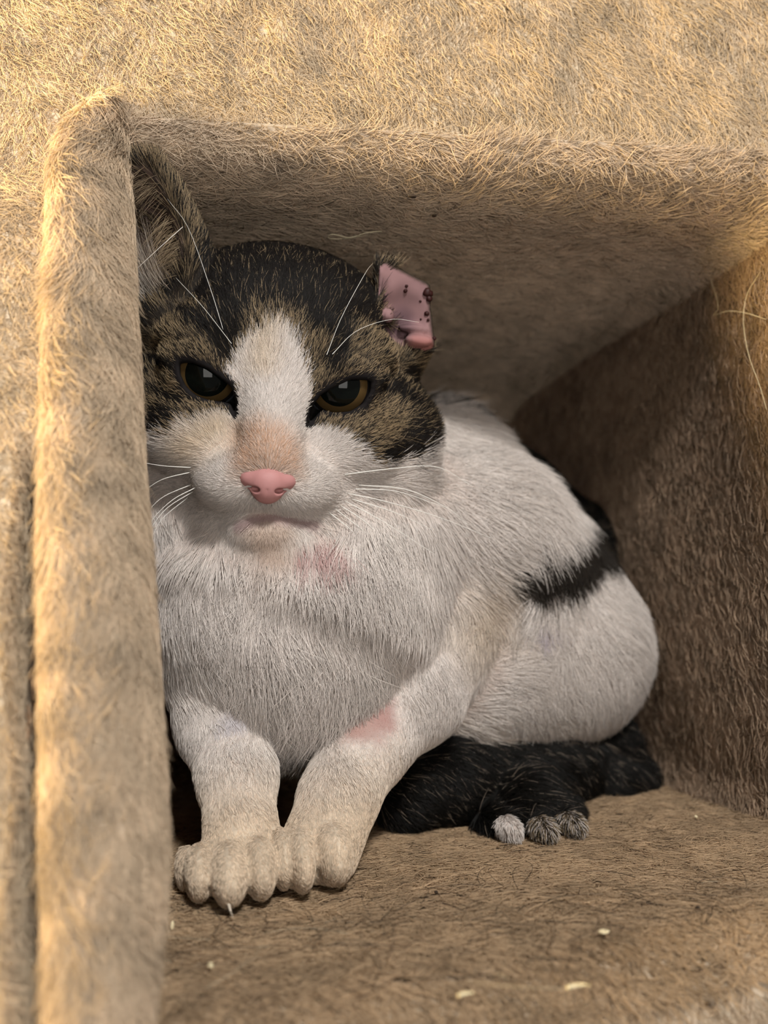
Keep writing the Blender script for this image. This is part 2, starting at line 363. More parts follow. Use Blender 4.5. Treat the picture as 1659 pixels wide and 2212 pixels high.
he((4.75, 2.05, -1.6), (.5, .22, .4), .2); he((4.55, 2.45, -1.75), (.55, .15, .3), .15)   # curled folds
# eyes
EYE_R = 1.15
EYES = [np.array([*face(447, 808), -.55]), np.array([*face(737, 831), -.55])]
lidR = facep([(660, 918), (668, 880), (690, 850), (728, 830), (755, 818), (802, 820), (799, 848), (784, 872), (756, 889), (722, 892), (692, 886), (678, 902)])
lidL = facep([(512, 898), (512, 860), (505, 835), (478, 812), (452, 795), (425, 784), (396, 784), (397, 808), (408, 835), (428, 854), (456, 865), (484, 868), (500, 872)])
for ec, lid in zip(EYES, (lidL, lidR)):
    he(ec, (EYE_R + .22,) * 3, .3)
    cw = Hw(*ec); s, p = box_of(cw - 2.6, cw + 2.6); q = (p - HO) @ HF.T.astype(np.float32)
    lid_c = (lid - ec[:2]) * 0.985 + ec[:2]
    d2 = np.maximum(sd_poly(q[..., :2], lid_c) + .02, -(q[..., 2] - (ec[2] - .5)))
    FH[s] = smax(FH[s], -d2.astype(np.float32), .12)
    # brow overhang
    sg = np.sign(ec[0])
    cap(FH, Hw(ec[0] - sg * .95, -.15 + .05, .55), Hw(ec[0] + sg * .1, .72, .55), .22, .28, .35); cap(FH, Hw(ec[0] + sg * .1, .74, .5), Hw(ec[0] + sg * 1.1, .66, -.05), .28, .24, .35)
for ec, lid in zip(EYES, (lidL, lidR)):
    cw = Hw(*ec); s, p = box_of(cw - 2.6, cw + 2.6); q = (p - HO) @ HF.T.astype(np.float32)
    d2 = np.maximum(sd_poly(q[..., :2], lid) + .03, -(q[..., 2] - (ec[2] - .5)))
    FH[s] = smax(FH[s], -d2.astype(np.float32), .08)

# torso, ruff and haunch
chain(FB, [(Hw(.3, -.5, -4.6), 3.9), (P(660, 1120, 31.8), 4.3), (P(650, 1300, 30.6), 4.55), (P(630, 1370, 30.5), 3.2)], 1.5)
ell(FB, P(570, 1290, 29.7), (3.4, 3.0, 3.0), 1.2)
ell(FB, P(605, 1430, 30.2), (1.9, 1.6, 1.5), .9)
ell(FB, P(400, 1120, 31.0), (2.3, 2.4, 2.8), 1.0)
chain(FB, [(P(800, 1180, 32.5), 4.2), (P(960, 1230, 34.5), 4.7), (P(1080, 1290, 36.5), 4.4)], 1.5)
chain(FB, [(P(800, 1050, 34.5), 3.4), (P(930, 1090, 37.0), 3.6), (P(1080, 1200, 38), 3.4)], 1.2)
ell(FB, P(1192, 1395, 36.0), (3.95, 4.2, 4.15), 1.0)
ell(FB, P(1085, 1415, 34.4), (3.6, 3.5, 3.7), 2.2)
ell(FB, P(985, 1440, 33.6), (2.8, 3.0, 3.1), 1.5)
ell(FB, P(880, 1330, 31.8), (2.9, 2.8, 3.3), .9)               # shoulder
# forelegs
chain(FL, [(P(475, 1420, 30.0), 2.1), (P(492, 1555, 29.4), 1.62), (P(512, 1680, 27.8), 1.15), (P(520, 1790, 26.6), 1.0), (P(508, 1842, 26.2), .92)], .5)
chain(FL, [(P(905, 1360, 31.4), 2.8), (P(872, 1485, 30.2), 2.15), (P(790, 1600, 28.7), 1.5), (P(730, 1730, 27.2), 1.18), (P(702, 1810, 26.5), 1.08), (P(690, 1845, 26.2), 1.0)], .5)
def toe(px, py, w, hgt, dep, k=.12, z=None):
    g = Pz(px, py, 0.0); ell(FL, g + np.array([0, dep * .75, hgt * .92]), (w, dep, hgt), k)
ell(FL, P(508, 1868, 25.9), (1.1, 1.1, .80), .3); ell(FL, P(686, 1862, 26.1), (1.1, 1.1, .80), .3)
for a in ((400, 1935, .30, .62, .8), (432, 1963, .42, .74, 1.25), (499, 1977, .52, .80, 1.4), (568, 1960, .46, .82, 1.3)): toe(*a, k=.2)
for a in ((616, 1938, .28, .85, 1.2), (659, 1945, .40, .88, 1.4), (731, 1930, .58, .9, 1.3)): toe(*a, k=.2)
for (ax, ay), (bx, by), Yc in (((464, 1870), (455, 1960), 24.4), ((536, 1855), (545, 1955), 24.3), ((637, 1858), (636, 1945), 24.7), ((691, 1850), (686, 1940), 24.8), ((417, 1880), (408, 1940), 24.9)):
    cap(FL, P(ax, ay, Yc + .25), P(bx, by, Yc - .35), .07, .09, .12, True)
# hind foot, hock and tail, in the dark below the haunch
chain(FD, [(P(1330, 1640, 37.5), 1.9), (P(1180, 1670, 34.0), 1.9), (P(1130, 1730, 31.0), 1.25)], .6)
ell(FD, P(1150, 1755, 30.4), (1.7, 1.5, 1.0), .4)
for px, py in ((1112, 1822), (1188, 1824), (1250, 1812), (1070, 1800)): g = Pz(px, py); ell(FD, g + [0, .6, .36], (.36, .8, .38), .2)
chain(FD, [(P(1380, 1650, 38.0), 1.5), (P(1400, 1700, 36.0), 1.35), (P(1300, 1700, 34.2), 1.35)], .4)
chain(FD, [(P(1080, 1660, 33.0), 1.7), (P(960, 1690, 31.8), 1.45), (P(880, 1720, 31.2), 1.15)], .5)
chain(FD, [(P(955, 990, 37.5), 2.5), (P(1070, 1095, 39), 2.75), (P(1210, 1200, 40), 2.6), (P(1285, 1270, 40), 2.3)], .6)
FF = smin(FH, FB, .9); FF = smin(FF, FL, .5); FF = smin(FF, FD, .35)
# keep the eye openings clear of the torso blend and the paws flat on the floor
zz = (G0[2] + h * np.arange(dims[2])).astype(np.float32); FF = smax(FF, np.broadcast_to(0.02 - zz, FF.shape), .15)
print('fields', round(time.time() - T0, 1))

def surface_nets(Fd):
    s = Fd < 0; n = s.shape
    cnt = np.zeros([i - 1 for i in n], np.uint8)
    off = [(a, b, c) for a in (0, 1) for b in (0, 1) for c in (0, 1)]
    for a, b, c in off: cnt += s[a:n[0] - 1 + a, b:n[1] - 1 + b, c:n[2] - 1 + c]
    act = (cnt > 0) & (cnt < 8); ix = np.argwhere(act); idm = np.full(act.shape, -1, np.int64); idm[act] = np.arange(len(ix))
    vals = np.stack([Fd[ix[:, 0] + a, ix[:, 1] + b, ix[:, 2] + c] for a, b, c in off], 1)
    acc = np.zeros((len(ix), 3)); num = np.zeros(len(ix)); of = np.array(off, float)
    for i in range(8):
        for j in range(i + 1, 8):
            if np.abs(of[i] - of[j]).sum() != 1: continue
            va, vb = vals[:, i], vals[:, j]; cr = (va < 0) != (vb < 0); t = np.where(cr, va / np.where(cr, va - vb, 1), 0)
            acc[cr] += (of[i] + t[:, None] * (of[j] - of[i]))[cr]; num[cr] += 1
    V = G0 + h * (ix + acc / num[:, None])
    Q = []
    for ax in range(3):
        u, v = (ax + 1) % 3, (ax + 2) % 3
        lo = [slice(None)] * 3; hi = [slice(None)] * 3; lo[ax] = slice(0, n[ax] - 1); hi[ax] = slice(1, n[ax])
        sa, sb = s[tuple(lo)], s[tuple(hi)]; e = np.argwhere(sa != sb); f = sa[tuple(e.T)]
        ok = (e[:, u] > 0) & (e[:, v] > 0) & (e[:, u] < n[u] - 1) & (e[:, v] < n[v] - 1); e, f = e[ok], f[ok]
        def cell(du, dv):
            q = e.copy(); q[:, u] -= du; q[:, v] -= dv; return idm[tuple(q.T)]
        q = np.stack([cell(1, 1), cell(0, 1), cell(0, 0), cell(1, 0)], 1); q[~f] = q[~f][:, ::-1]; Q.append(q)
    return V, np.concatenate(Q)
CV, CF = surface_nets(FF)
CN = vert_normals(CV, CF)
def sample(Fd, p):
    q = np.clip(((p - G0) / h), 0, dims - 1.001); i = q.astype(int); t = q - i; r = 0
    for a in (0, 1):
        for b in (0, 1):
            for c in (0, 1):
                w = (t[:, 0] if a else 1 - t[:, 0]) * (t[:, 1] if b else 1 - t[:, 1]) * (t[:, 2] if c else 1 - t[:, 2])
                r = r + w * Fd[i[:, 0] + a, i[:, 1] + b, i[:, 2] + c]
    return r
def hit(px, py, lift=0.0, Y0=21.0):        # where the sight line of a measured point meets the cat
    r = ray(px, py); r = r / r[1]; Ys = np.arange(Y0, 43, .03); p = CAM + r * Ys[:, None]
    f = sample(FF, p); k = np.argmax(f < 0) if (f < 0).any() else len(Ys) - 1
    return p[k] - unit(r) * lift
print('mesh', len(CV), len(CF), round(time.time() - T0, 1))

# ---- coat pattern, in the cat's own coordinates
def stroke(xy, pts, w):
    d = np.full(len(xy), 1e9)
    for a, b in zip(pts[:-1], pts[1:]):
        e = b - a; t = np.clip(((xy - a) @ e) / (e @ e), 0, 1); d = np.minimum(d, np.linalg.norm(xy - a - t[:, None] * e, axis=1))
    return np.clip(1 - d / w, 0, 1)
BLAZE = facep([(556, 745), (590, 718), (622, 738), (640, 775), (650, 805), (668, 850), (658, 905), (700, 935), (760, 965), (800, 1000), (880, 1000), (960, 960), (1100, 1010), (1100, 1400), (200, 1400), (200, 960), (330, 945), (400, 925), (460, 905), (515, 890), (510, 840), (496, 805), (526, 770)])
DARKS = [([(460, 560), (520, 640), (500, 740)], .5), ([(560, 520), (560, 640)], .55), ([(640, 520), (650, 650), (690, 720)], .5), ([(720, 560), (735, 680), (715, 790)], .34),
         ([(480, 640), (470, 720), (492, 775)], .3), ([(470, 590), (600, 545), (780, 600)], .75), ([(800, 830), (860, 850), (900, 900), (880, 960), (820, 985)], .28),
         ([(900, 810), (935, 880), (930, 960), (860, 990)], .3), ([(390, 795), (320, 790)], .16), ([(320, 700), (400, 690), (450, 720)], .22), ([(320, 930), (380, 900)], .3),
         ([(660, 905), (675, 880)], .18), ([(512, 895), (514, 870)], .16), ([(800, 700), (850, 730), (930, 760)], .2), ([(330, 850), (400, 870)], .15), ([(320, 640), (420, 640), (470, 680)], .25)]
DARKS = [(facep(a), w * 1.35) for a, w in DARKS]
LIGHTS = [(facep(a), w) for a, w in [([(420, 770), (480, 790)], .22), ([(690, 845), (760, 808), (830, 815)], .16), ([(850, 880), (900, 920)], .22), ([(840, 910), (790, 930)], .3), ([(400, 885), (460, 890)], .25)]]
NOSE_TAN = facep([(518, 925), (560, 905), (610, 925), (640, 965), (632, 1015), (520, 1010), (506, 960)])
def coat(p, hw, dk, n):
    """per-root colours: root, middle, tip (n,3) and a tabby mask"""
    q = (p - HO) @ HF.T; xy = q[:, :2]
    nz = np.stack([vnoise(p, 2.2, 31) - .5, vnoise(p, 2.2, 32) - .5], 1) * .35
    sd = sd_poly((xy + nz).astype(np.float32), BLAZE)
    jit = rng.normal(0, .08, len(p))
    tab = smooth01(-.10, .14, sd + jit) * hw
    # behind the cheeks the head keeps its tabby colour down to the nape
    dark = np.zeros(len(p))
    for a, w in DARKS: dark = np.maximum(dark, stroke(xy, a, w))
    for a, w in LIGHTS: dark = dark * (1 - .8 * stroke(xy, a, w))
    crown = smooth01(1.7, 2.9, xy[:, 1]) * smooth01(3.4, 2.2, np.abs(xy[:, 0] - .2)); dark = np.maximum(dark, crown * .93)
    dark = np.maximum(dark, smooth01(-2.4, -4.2, q[:, 2]))
    dark = np.clip(dark * 1.5, 0, 1)
    white = np.array([.73, .66, .612]); W = np.broadcast_to(white, p.shape).copy()
    W *= (0.92 + .12 * vnoise(p, 1.1, 41) + rng.normal(0, .14, len(p)))[:, None]
    # yellowed fur on paws, cheeks and flank; bare pink patches
    yel = np.zeros(len(p)); 
    yel += .75 * smooth01(4.5, 1.0, p[:, 2]) * (1 - dk)
    yel += .7 * stroke(xy, facep([(420, 960), (480, 930)]), .9) * hw + .55 * stroke(xy, facep([(580, 720), (570, 800)]), .7) * hw
    yel += .5 * np.clip(1 - np.linalg.norm(p - FLANK, axis=1) / 2.4, 0, 1)
    W = W * (1 - np.clip(yel, 0, 1)[:, None] * np.array([.06, .20, .42]))
    tn = smooth01(.45, -.45, sd_poly(xy.astype(np.float32), NOSE_TAN)) * hw
    W = W * (1 - tn[:, None] * np.array([.12, .34, .48]) * (rng.random(len(p)) * .9 + .45)[:, None])
    for c, r, col in SPOTS:
        w = smooth01(r * 1.5, r * .2, np.linalg.norm(p - c, axis=1) + .35 * (vnoise(p, 2.5, 51) - .5)); W = W * (1 - w[:, None]) + np.array(col) * w[:, None]
    lip = np.clip(stroke(xy, LIP, .22) * 1.3, 0, 1) * hw; W = W * (1 - .75 * lip[:, None]) + np.array([.34, .22, .22]) * .75 * lip[:, None]
    # body markings
    bd = np.zeros(len(p))
    for a, b, r in MARKS:
        ab = b - a; t = np.clip(((p - a) @ ab) / (ab @ ab), 0, 1); d = np.linalg.norm(p - a - t[:, None] * ab, axis=1)
        bd = np.maximum(bd, smooth01(r * 1.1, r * .75, d + .3 * (vnoise(p, 1.5, 61) - .5) + rng.normal(0, .08, len(p))))
    bd *= (1 - hw)
    blk = np.array([.008, .006, .005]); tan = np.array([.37, .27, .16])
    rt = rng.random(len(p))
    tick = np.clip(.58 - .75 * dark + .12 * (vnoise(p, 3, 71) - .5), .05, 1)
    is_tan = (rt < tick)[:, None]
    tcol = np.where(is_tan, tan * rng.uniform(.7, 1.35, len(p))[:, None], blk * rng.uniform(.7, 2.2, len(p))[:, None])
    tabroot = np.broadcast_to(np.array([.05, .036, .024]), p.shape)
    m = (rng.random(len(p)) < tab)[:, None]
    root = np.where(m, tabroot, W * np.array([.80, .72, .68])); mid = np.where(m, np.where(is_tan, tan * .55, blk), W); tip = np.where(m, tcol, W)  # white hair: roots pinkish, and darkened to imitate shade between strands
    m2 = (rng.random(len(p)) < np.maximum(bd, 0))[:, None]
    bb = np.array([.022, .017, .013]) * rng.uniform(.5, 1.6, len(p))[:, None]
    root = np.where(m2, bb * .7, root); mid = np.where(m2, bb, mid); tip = np.where(m2, bb * 1.2, tip)
    toe_w = np.zeros(len(p))
    for c in HTOES: toe_w = np.maximum(toe_w, smooth01(.72, .5, np.linalg.norm(p - c, axis=1)))
    m3 = ((rng.random(len(p)) < dk) & (rng.random(len(p)) > toe_w))[:, None]
    gl = (rng.random(len(p)) < .05)[:, None]
    db = np.where(gl, np.array([.22, .17, .13]), np.array([.006, .005, .004]) * rng.uniform(.5, 2, len(p))[:, None])
    root = np.where(m3, db * .6, root); mid = np.where(m3, db, mid); tip = np.where(m3, db, tip)
    return root, mid, tip, tab
LIP = facep([(524, 1112), (548, 1101), (578, 1096), (620, 1104), (668, 1118)])
FLANK = hit(1040, 1330)
SPOTS = [(hit(690, 1180), .36, (.52, .33, .31)), (hit(650, 1185), .28, (.54, .35, .33)), (hit(730, 1172), .3, (.57, .40, .37)),
         (hit(808, 1505), .6, (.48, .29, .27)), (hit(812, 1545), .8, (.48, .29, .26)), (hit(775, 1572), .65, (.50, .32, .28)), (hit(580, 1160), .8, (.66, .52, .43)),
         (hit(500, 1540), .5, (.62, .57, .58)), (hit(1165, 1335), .28, (.48, .42, .5))]
HTOES = [Pz(px, py) + np.array([0, .35, .35]) for px, py in ((1112, 1822), (1188, 1824), (1250, 1812))]
MARKS = [(hit(1100, 1232), hit(1180, 1190), .65), (hit(1170, 1190), hit(1265, 1150) + [0, .6, 0], 1.25),
         (P(985, 900, 38), P(1060, 980, 38), 1.7), (P(1090, 985, 39), P(1230, 1100, 40), 1.5), (P(1240, 1110, 41), P(1330, 1165, 41), 1.4), (P(1030, 1030, 40), P(1200, 1100, 42), 2.2)]

fh, fb, fl, fd = (sample(f, CV) for f in (FH, FB, FL, FD))
HWv = smooth01(.5, -.3, fh - np.minimum(fb, fl)); DKv = ((fd < fb - .02) & (fd < fl) & (fd < .3)).astype(float); LGv = smooth01(.4, -.2, fl - fb) * (1 - HWv)
qv = (CV - HO) @ HF.T
# bare pink skin of the torn ear
flap_in = sd_poly(qv[:, :2].astype(np.float32), flap * 1.0)
PINK = smooth01(.12, -.02, flap_in) * smooth01(.0, .35, (CN @ hz)) * smooth01(-3.4, -3.0, qv[:, 2]) * HWv
PINK *= smooth01(3.2, 3.45, qv[:, 0] + .15 * (qv[:, 1] - 2.5))
root, mid, tip, tabv = coat(CV, HWv, DKv, CN)
skin = mid * .75
skin = np.where((tabv > .5)[:, None], np.array([.035, .026, .018]), skin)
pk = np.array([.27, .155, .155]) * (.65 + .6 * vnoise(CV, 2.6, 81))[:, None]
inr = smooth01(.9, .3, np.linalg.norm((qv - [4.15, 2.55, -2.0]) / [.75, 1.0, 1.2], axis=1)); pk = pk * (1 - .45 * inr[:, None]) * (1 - inr[:, None] * np.array([.1, .08, .0]))
red = smooth01(2.5, 1.9, qv[:, 1]) * smooth01(4.2, 4.6, qv[:, 0]); pk = pk * (1 + red[:, None] * np.array([.35, .0, -.1]))
skin = skin * (1 - PINK[:, None]) + pk * PINK[:, None]
EARIN = np.zeros(len(CV))
for c, r in EARSC: EARIN = np.maximum(EARIN, smooth01(.16, .06, sd_ell(qv - np.array(c), np.array(r))) * (qv[:, 0] < -2.4) * (qv[:, 1] > 2.2))
skin = skin * (1 - EARIN[:, None]) + np.array([.13, .09, .075]) * EARIN[:, None]
# eye rims: dark bare skin
eyed = np.full(len(CV), 9.0)
for ec, lid in zip(EYES, (lidL, lidR)):
    eyed = np.minimum(eyed, np.where(qv[:, 2] > ec[2] - 1.2, sd_poly(qv[:, :2].astype(np.float32), lid), 9))
rim = smooth01(.30, .14, eyed); skin = skin * (1 - rim[:, None]) + np.array([.012, .010, .010]) * rim[:, None]
cat = mesh_obj('cat', CV, CF, COAT, cols=skin)
tag(cat, 'white and brown tabby cat with a torn ear crouching in the plush cubby', 'cat')
print('coat', round(time.time() - T0, 1))

# ---- fur
NOSE = np.array([0, -2.75, 2.45])
def fur(mask_fn=None):
    vis = ((CAM - CV) * CN).sum(1) / np.linalg.norm(CAM - CV, axis=1)
    dens = np.where(HWv > .5, 850, np.where(LGv > .5, 420, 300)) * smooth01(-.65, -.4, vis)
    muz = smooth01(3.2, 1.6, np.linalg.norm(qv - [0, -2.6, 1.5], axis=1)); dens = dens * (1 + 1.2 * muz * HWv)
    dens = dens * (1 - PINK) * (1 - .93 * EARIN) * smooth01(.10, .20, eyed)
    dens = np.where((flap_in < .35) & (qv[:, 0] > 3.75) & (qv[:, 2] > -3.6) & (HWv > .5) & (qv[:, 1] > 1.75), 0, dens)
    dens = dens * smooth01(.85, 1.0, np.linalg.norm((qv - [0, -2.85, 2.35]) / [.80, .42, .8], axis=1))
    dens = np.where(CV[:, 2] < .12, 0, dens)
    p, n, t, B = scatter(CV, CF, CN, dens)
    bl = lambda a: (a[t] * B).sum(1)
    hw, lg, dk, ed = bl(HWv), bl(LGv), bl(DKv), bl(eyed)
    q = (p - HO) @ HF.T
    # flow of the coat
    v = (q - NOSE); v[:, 2] -= 1.2; vh = v / np.linalg.norm(v, axis=1, keepdims=True)
    lower = smooth01(-3.6, -4.6, q[:, 1]); vh[:, 1] -= lower * 1.0
    dh = vh @ HF
    chest_c = P(620, 1250, 30)
    dx = (p[:, 0] - chest_c[0]) / 5
    db = np.stack([.25 * dx + .0 * dx, -.15 + 0 * dx, -1 + 0 * dx], 1)
    flank = smooth01(7, 10.5, p[:, 0]); dfl = np.stack([.95 + 0 * dx, .35 + 0 * dx, -.28 + 0 * dx], 1)
    hz_c = P(1150, 1380, 34); rad_ = p - hz_c; rad_ = rad_ / np.maximum(np.linalg.norm(rad_, axis=1, keepdims=True), .1)
    hau = smooth01(10.5, 13, p[:, 0]); dfl = dfl * (1 - hau[:, None]) + (rad_ * .35 + np.array([.5, 0, -.62])) * hau[:, None]
    db = db * (1 - flank[:, None]) + dfl * flank[:, None]
    dl = np.stack([.15 + 0 * dx, -.25 + 0 * dx, -1 + 0 * dx], 1)
    d = db * (1 - lg[:, None]) + dl * lg[:, None]; d = d * (1 - hw[:, None]) + dh * hw[:, None]
    dtl = np.where((p[:, 2] > 4)[:, None], np.array([.85, .1, .25]), np.array([.8, -.1, -.5])); d = np.where((dk > .5)[:, None], dtl, d)
    # length
    Lh = .28 + .40 * smooth01(1.5, 5.5, np.linalg.norm(q - NOSE, axis=1)); Lh = np.minimum(Lh, .10 + .5 * np.clip(ed, 0, 2))
    Lh = Lh + .35 * smooth01(3.6, 4.6, np.abs(q[:, 0])) * smooth01(1, -1, q[:, 1]) + .5 * smooth01(-3.0, -4.8, q[:, 1]) * smooth01(.8, -.5, q[:, 2])
    Lb = 1.25 + .35 * vnoise(p, .7, 91)
    Ll = .11 + .17 * smooth01(1.7, 2.4, p[:, 2]) + .5 * smooth01(2.0, 6, p[:, 2])
    L = Lb * (1 - lg) + Ll * lg; L = L * (1 - hw) + Lh * hw; L = np.where(dk > .5, .75, L); back = smooth01(8.5, 11, p[:, 2]) * smooth01(8, 10, p[:, 0]) * (1 - hw) * (1 - lg); L = L * (1 + .45 * back)
    tuft = smooth01(8, 5.5, p[:, 2]) * (1 - lg) * smooth01(8, 6, p[:, 0]) * (1 - dk) * (1 - hw); L = L * (1 + .7 * tuft)
    for c in HTOES:
        m_ = np.linalg.norm(p - c, axis=1) < .75; L = np.where(m_, .32, L); d = np.where(m_[:, None], np.array([.05, -.3, -1]), d)
    for c, r, col in SPOTS[3:6]: L = L * (1 - .8 * smooth01(r * 2.0, r * .9, np.linalg.norm(p - c, axis=1)))
    L = L * rng.uniform(.65, 1.2, len(p))
    swirl = np.stack([vnoise(p, .9, 101) - .5, vnoise(p, .9, 102) - .5, vnoise(p, .9, 103) - .5], 1) * .8
    lift = np.where(hw > .5, .30, np.where(lg > .5, .26, .34)); lift = lift * np.where(dk > .5, 1.3, 1) + .28 * back + .1 * hw * smooth01(2.8, 1.4, np.linalg.norm(q - [0, -3, 1.6], axis=1))
    cell = .30
    a = hw > .5
    pts = np.empty((len(p), 5, 3)); rad = np.empty((len(p), 5))
    for sel, cell, clump, jit in ((a, .16, .25, .22), (~a & (lg > .5), .22, .3, .25), (~a & (lg <= .5), .55, .5, .22)):
        pts[sel] = strands(p[sel], n[sel], d[sel] + swirl[sel] * np.where(a[sel], .25, 1.0)[:, None], L[sel], k=5, lift=lift[sel], bend=.55, clump=clump, cell=cell, jit=jit)
    rb = np.where(hw > .5, .0068, .0098); rad[:] = rb[:, None] * np.array([1, 1, .9, .65, .2])
    cr, cm, ct, _ = coat(p, hw, dk, n)
    col = np.stack([cr, cr * .5 + cm * .5, cm, ct, ct], 1)
    return pts, rad, col
pts, rad, col = fur()
def ear_hair(nh, a, b, da, db_, L0, L1, curl, c0_, c1_):
    u = rng.random(nh)[:, None]; p = Hw(0, 0, 0) + ((np.array(a) * (1 - u) + np.array(b) * u) + rng.normal(0, .12, (nh, 3))) @ HF
    d = (np.array(da) * (1 - u) + np.array(db_) * u) + rng.normal(0, .18, (nh, 3)); d = d / np.linalg.norm(d, axis=1, keepdims=True)
    L = rng.uniform(L0, L1, nh)[:, None, None]; t = np.linspace(0, 1, 5)[None, :, None]
    q = p[:, None] + (L * t * d[:, None] + L * t ** 2 * np.array(curl)) @ HF
    c = np.array(c0_) * (1 - u) + np.array(c1_) * u; c = c * rng.uniform(.7, 1.2, nh)[:, None]
    return q, np.broadcast_to(np.array([.006, .006, .006, .004, .002]), (nh, 5)), np.repeat(c[:, None], 5, 1)
EH = [ear_hair(170, (-3.3, 2.7, -.95), (-4.7, 2.4, -.9), (-.9, .6, .35), (-.75, .8, .3), 1.2, 2.3, (.15, .45, -.1), (.42, .34, .27), (.6, .55, .5)),
      ear_hair(170, (-3.1, 3.2, -1.0), (-3.65, 5.2, -.55), (-.9, -.2, .3), (-.6, -.75, .3), .5, 1.2, (.0, -.3, -.2), (.26, .19, .12), (.36, .27, .17)),
      ear_hair(70, (-3.9, 5.8, -.3), (-4.6, 6.1, -.3), (-.7, -.6, .2), (-.7, -.6, .2), .6, 1.2, (-.1, -.3, 0), (.22, .16, .10), (.22, .16, .10))]
pts = np.concatenate([pts] + [e[0] for e in EH]); rad = np.concatenate([rad] + [e[1] for e in EH]); col = np.concatenate([col] + [e[2] for e in EH])
hair_obj('fur', pts, rad, col, HAIR, cat)
print('fur', len(pts), round(time.time() - T0, 1))

# ---- eyes
def cap_mesh(r, a0, a1, nseg=48, nring=10, ctr=np.zeros(3), ax=None):
    th = np.linspace(a0, a1, nring); ph = np.linspace(0, 2 * np.pi, nseg, endpoint=False)
    V = np.array([[r * math.sin(t) * math.cos(f), r * math.sin(t) * math.sin(f), r * math.cos(t)] for t in th for f in ph])
    ii = np.arange(nring * nseg).reshape(nring, nseg); i2 = np.roll(ii, -1, 1)
    F = np.stack([ii[:-1], ii[1:], i2[1:], i2[:-1]], -1).reshape(-1, 4)
    return V @ ax + ctr, F
m_scl = simple_mat('eye_white', (.10, .11, .13), .3, .0, 1.0, False); m_pup = simple_mat('pupil', (.003, .004, .003), .5, .0, .5, False)
m_iris, nt, b = nodes_of('iris')
n1 = nt.nodes.new('ShaderNodeTexNoise'); n1.inputs['Scale'].default_value = 700; r1 = nt.nodes.new('ShaderNodeValToRGB')
r1.color_ramp.elements[0].color = (.05, .029, .011, 1); r1.color_ramp.elements[1].color = (.11, .068, .026, 1)
nt.links.new(n1.outputs['Fac'], r1.inputs[0]); nt.links.new(r1.outputs[0], b.inputs['Base Color']); b.inputs['Roughness'].default_value = .5; b.inputs['Specular IOR Level'].default_value = 0; b.inputs['Coat Weight'].default_value = .3; b.inputs['Coat Roughness'].default_value = .02
m_rim = simple_mat('limbus', (.012, .010, .010), .5, .0, .3, False)
for i, (ec, gaze) in enumerate(zip(EYES, ((.10, -.03, 1), (-.10, -.03, 1)))):
    g = unit(gaze); xa = unit(np.cross([0, 1, 0], g)); ya = np.cross(g, xa); A = np.stack([xa, ya, g]) @ HF
    c = Hw(*ec)
    V, F = cap_mesh(EYE_R, 0.02, 2.2, 48, 26, c, A); eye = mesh_obj('eye', V, F, m_scl, cat); eye['label'] = 'dark amber eye with a wide pupil'
    for nm, a0, a1, m, rr in (('limbus', .90, 1.10, m_rim, 1.003), ('iris', .60, .91, m_iris, 1.004), ('pupil', .001, .625, m_pup, 1.006)):
        V, F = cap_mesh(EYE_R * rr, a0, a1, 64, 12, c, A); mesh_obj(nm, V, F, m, eye)
# ---- nose leather (small field of its own)
def small_sdf(fn, lo, hi, hh):
    global G0, h, dims
    sv = (G0, h, dims); G0 = np.array(lo, float); h = hh; dims = np.ceil((np.array(hi) - G0) / hh).astype(int)
    ax = [G0[i] + h * np.arange(dims[i]) for i in range(3)]; p = np.stack(np.meshgrid(*ax, indexing='ij'), -1)
    V, F = surface_nets(fn(p)); G0, h, dims = sv; return V, F
def nose_fn(p):
    e = lambda c, r: sd_ell(p - np.array(c), np.array(r))
    d = smin(e((0, -2.72, 2.3), (.62, .42, .5)), e((0, -3.0, 2.38), (.46, .44, .42)), .3)
    for s_ in (-1, 1): d = smin(d, e((s_ * .56, -2.72, 2.2), (.30, .28, .36)), .18)
    for s_ in (-1, 1):
        d = smax(d, -e((s_ * .36, -3.0, 2.70), (.15, .09, .26)), .05); d = smax(d, -e((s_ * .55, -2.95, 2.55), (.12, .035, .25)), .04)
    d = smax(d, -np.maximum(np.hypot(p[..., 0], (p[..., 2] - 2.88) * .6) - .025, np.abs(p[..., 1] + 3.25) - .28), .06)
    return d
V, F = small_sdf(nose_fn, (-1.1, -3.7, 1.6), (1.1, -2.1, 3.1), .035)
nm_ = simple_mat('nose_leather', (.44, .205, .195), .55, .3)
nose = mesh_obj('nose', V @ HF + HO, F, nm_, cat); nose['label'] = 'pink nose leather'
print('nose z', nose_fn(np.array([[0, -2.8, z] for z in (2.5, 2.7, 2.8, 2.9)])))

